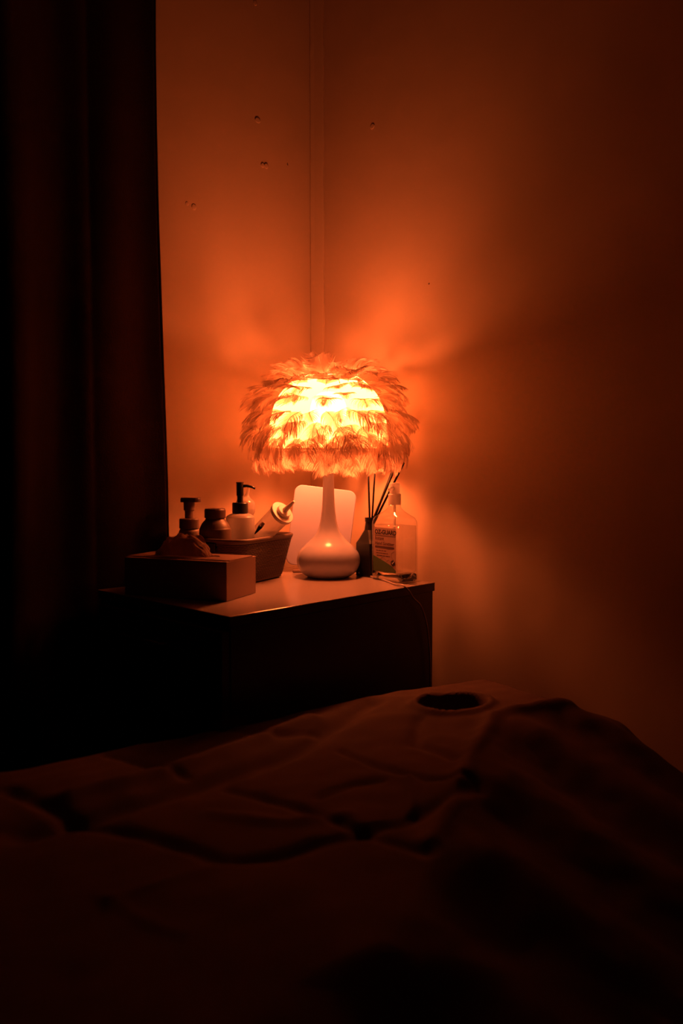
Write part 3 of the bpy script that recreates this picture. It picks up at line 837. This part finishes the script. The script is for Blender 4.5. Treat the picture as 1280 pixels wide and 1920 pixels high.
# ------------------------------------------------------------------ massage bed and sheet
HC = Vector((-0.184, -0.599, 0)); BU = Vector((0.977, -0.212, 0)).normalized(); BV = Vector((-0.212, -0.977, 0)).normalized()
def bedp(s, t, z): return HC - BU * s + BV * t + Vector((0, 0, z))
ZB = 0.60
def poly_dist(s, t, P):
    best = 9
    for (a, b) in zip(P, P[1:]):
        ax_, ay_ = a; bx_, by_ = b
        dx, dy = bx_ - ax_, by_ - ay_
        k = max(0, min(1, ((s - ax_) * dx + (t - ay_) * dy) / (dx * dx + dy * dy)))
        d = math.hypot(s - ax_ - k * dx, t - ay_ - k * dy)
        best = min(best, d)
    return best
FOLDS = [ # polyline, width, height
    ([(0.782, 0.059), (0.74, 0.189), (0.689, 0.268), (0.651, 0.347), (0.604, 0.365), (0.534, 0.371), (0.458, 0.377), (0.328, 0.342)], 0.013, -0.011),
    ([(0.573, 0.198), (0.533, 0.286), (0.512, 0.357), (0.497, 0.41), (0.485, 0.444)], 0.009, -0.008),
    ([(0.654, 0.008), (0.598, 0.133)], 0.008, -0.006),
    ([(0.793, 0.184), (0.709, 0.178), (0.575, 0.158), (0.439, 0.127), (0.337, 0.075), (0.246, 0.026)], 0.022, -0.016),
    ([(0.73, 0.12), (0.60, 0.105), (0.47, 0.07), (0.37, 0.04)], 0.02, 0.013),
    ([(0.769, 0.35), (0.759, 0.377), (0.75, 0.413), (0.731, 0.444)], 0.006, 0.004),
    ([(0.398, 0.166), (0.386, 0.242), (0.366, 0.301), (0.319, 0.332)], 0.008, -0.008),
    ([(0.768, 0.361), (0.705, 0.36), (0.652, 0.359)], 0.01, 0.004),
    ([(0.499, 0.275), (0.447, 0.263), (0.408, 0.273)], 0.007, -0.006),
    ([(0.38, 0.287), (0.434, 0.361)], 0.008, 0.007),
    ([(0.488, -0.011), (0.441, 0.074), (0.387, 0.084)], 0.009, -0.006),
    ([(-0.02, 0.180), (0.034, 0.165), (0.127, 0.165), (0.265, 0.268), (0.37, 0.355), (0.465, 0.430)], 0.014, 0.012),
    ([(0.62, 0.25), (0.56, 0.31), (0.50, 0.33)], 0.012, 0.006),
    ([(0.24, 0.13), (0.30, 0.20), (0.29, 0.26)], 0.012, -0.008),
]
def tmax(s):          # where the top of the sheet ends on the camera side
    K = [(-0.05, 0.19), (0.034, 0.167), (0.127, 0.17), (0.265, 0.278), (0.37, 0.369), (0.465, 0.445), (0.60, 0.53), (0.8, 0.56), (2.2, 0.60)]
    if s <= K[0][0]: return K[0][1]
    for (a, b), (c, d) in zip(K, K[1:]):
        if s <= c:
            return b + (d - b) * (s - a) / (c - a)
    return K[-1][1]
def sheet_h(s, t):
    h = ZB
    tm = tmax(s)
    over = t - tm
    if over > 0: h -= 0.45 * over * (1 - math.exp(-over / 0.03)) + 0.008 * math.sin(s * 40 + over * 20) * min(1, over / 0.05)
    if t < 0.0: 
        k = -t; h -= min(0.30, k * k * 60 if k < 0.02 else 0.024 + (k - 0.02) * 6)
    if s < 0.0:
        k = -s; h -= 0.35 * k * (1 - math.exp(-k / 0.02))
    for (P, w, a) in FOLDS:
        d = poly_dist(s, t, P)
        if d < 3 * w: h += 0.72 * a * math.exp(-(d / (0.8 * w)) ** 2)
    # face hole near the head end
    e = math.hypot((s - 0.149) / 0.060, (t - 0.100) / 0.036)
    if e < 1.5:
        h += 0.006 * math.exp(-((e - 1.15) / 0.15) ** 2)
        if e < 1.1: h -= 0.075 * (0.5 + 0.5 * math.cos(math.pi * min(1, max(0, (e - 0.68) / 0.40))))
    h += 0.003 * noise.noise(Vector((s * 9, t * 14, 1))) + 0.0022 * noise.noise(Vector((s * 26, t * 34, 5)))
    # broad swell, higher toward the head
    h += 0.012 * math.exp(-(((s - 0.22) / 0.14) ** 2 + ((t - 0.06) / 0.1) ** 2))
    return h
table = thing('massage_bed', 'padded massage bed on steel legs hidden beneath the brown sheet', 'bed', tuple(bedp(0.95, 0.30, 0)))
org = bedp(0.95, 0.30, 0)
def rel(s, t, z): return bedp(s, t, z) - org
def bbox(name, s0, s1, t0, t1, z0, z1, m, bev=0.01):
    bm = bmesh.new(); box(bm, (0, 0, 0), (1, 1, 1))
    for v in bm.verts:
        v.co = rel(s0 + (s1 - s0) * v.co.x, t0 + (t1 - t0) * v.co.y, z0 + (z1 - z0) * v.co.z)
    if bev: bmesh.ops.bevel(bm, geom=list(bm.edges), offset=bev, segments=3, affect='EDGES')
    return obj(name, bm, m, table)
bbox('mattress', 0.50, 1.90, 0.03, 0.40, 0.46, 0.545, M['carcass'], 0.02)
bbox('head_cradle', 0.23, 0.46, 0.03, 0.13, 0.44, 0.51, M['carcass'], 0.015)
bbox('bed_frame', 0.27, 1.88, 0.05, 0.12, 0.40, 0.435, M['steel'], 0.003)
bbox('bed_frame', 0.52, 1.88, 0.33, 0.38, 0.40, 0.455, M['steel'], 0.003)
for (s, t) in ((0.56, 0.07), (0.56, 0.36), (1.84, 0.07), (1.84, 0.36)):
    bm = bmesh.new(); tube(bm, [rel(s, t, 0.0), rel(s, t, 0.2), rel(s, t, 0.42)], 0.016, 12); obj('leg', bm, M['steel'], table, smooth=True)
bm = bmesh.new()
NSX, NTX = 400, 210
VV = []
for i in range(NSX + 1):
    s = -0.125 + 2.075 * (i / NSX) ** 1.25
    row = []
    for j in range(NTX + 1):
        t = -0.045 + 0.99 * (j / NTX)
        row.append(bm.verts.new(bedp(s, t, sheet_h(s, t))))
    VV.append(row)
for i in range(NSX):
    for j in range(NTX): bm.faces.new((VV[i][j], VV[i + 1][j], VV[i + 1][j + 1], VV[i][j + 1]))
sh = obj('bed_sheet', bm, M['sheet'], None, smooth=True)
tag(sh, 'wrinkled brown cloth sheet spread over the massage bed in the foreground', 'sheet')
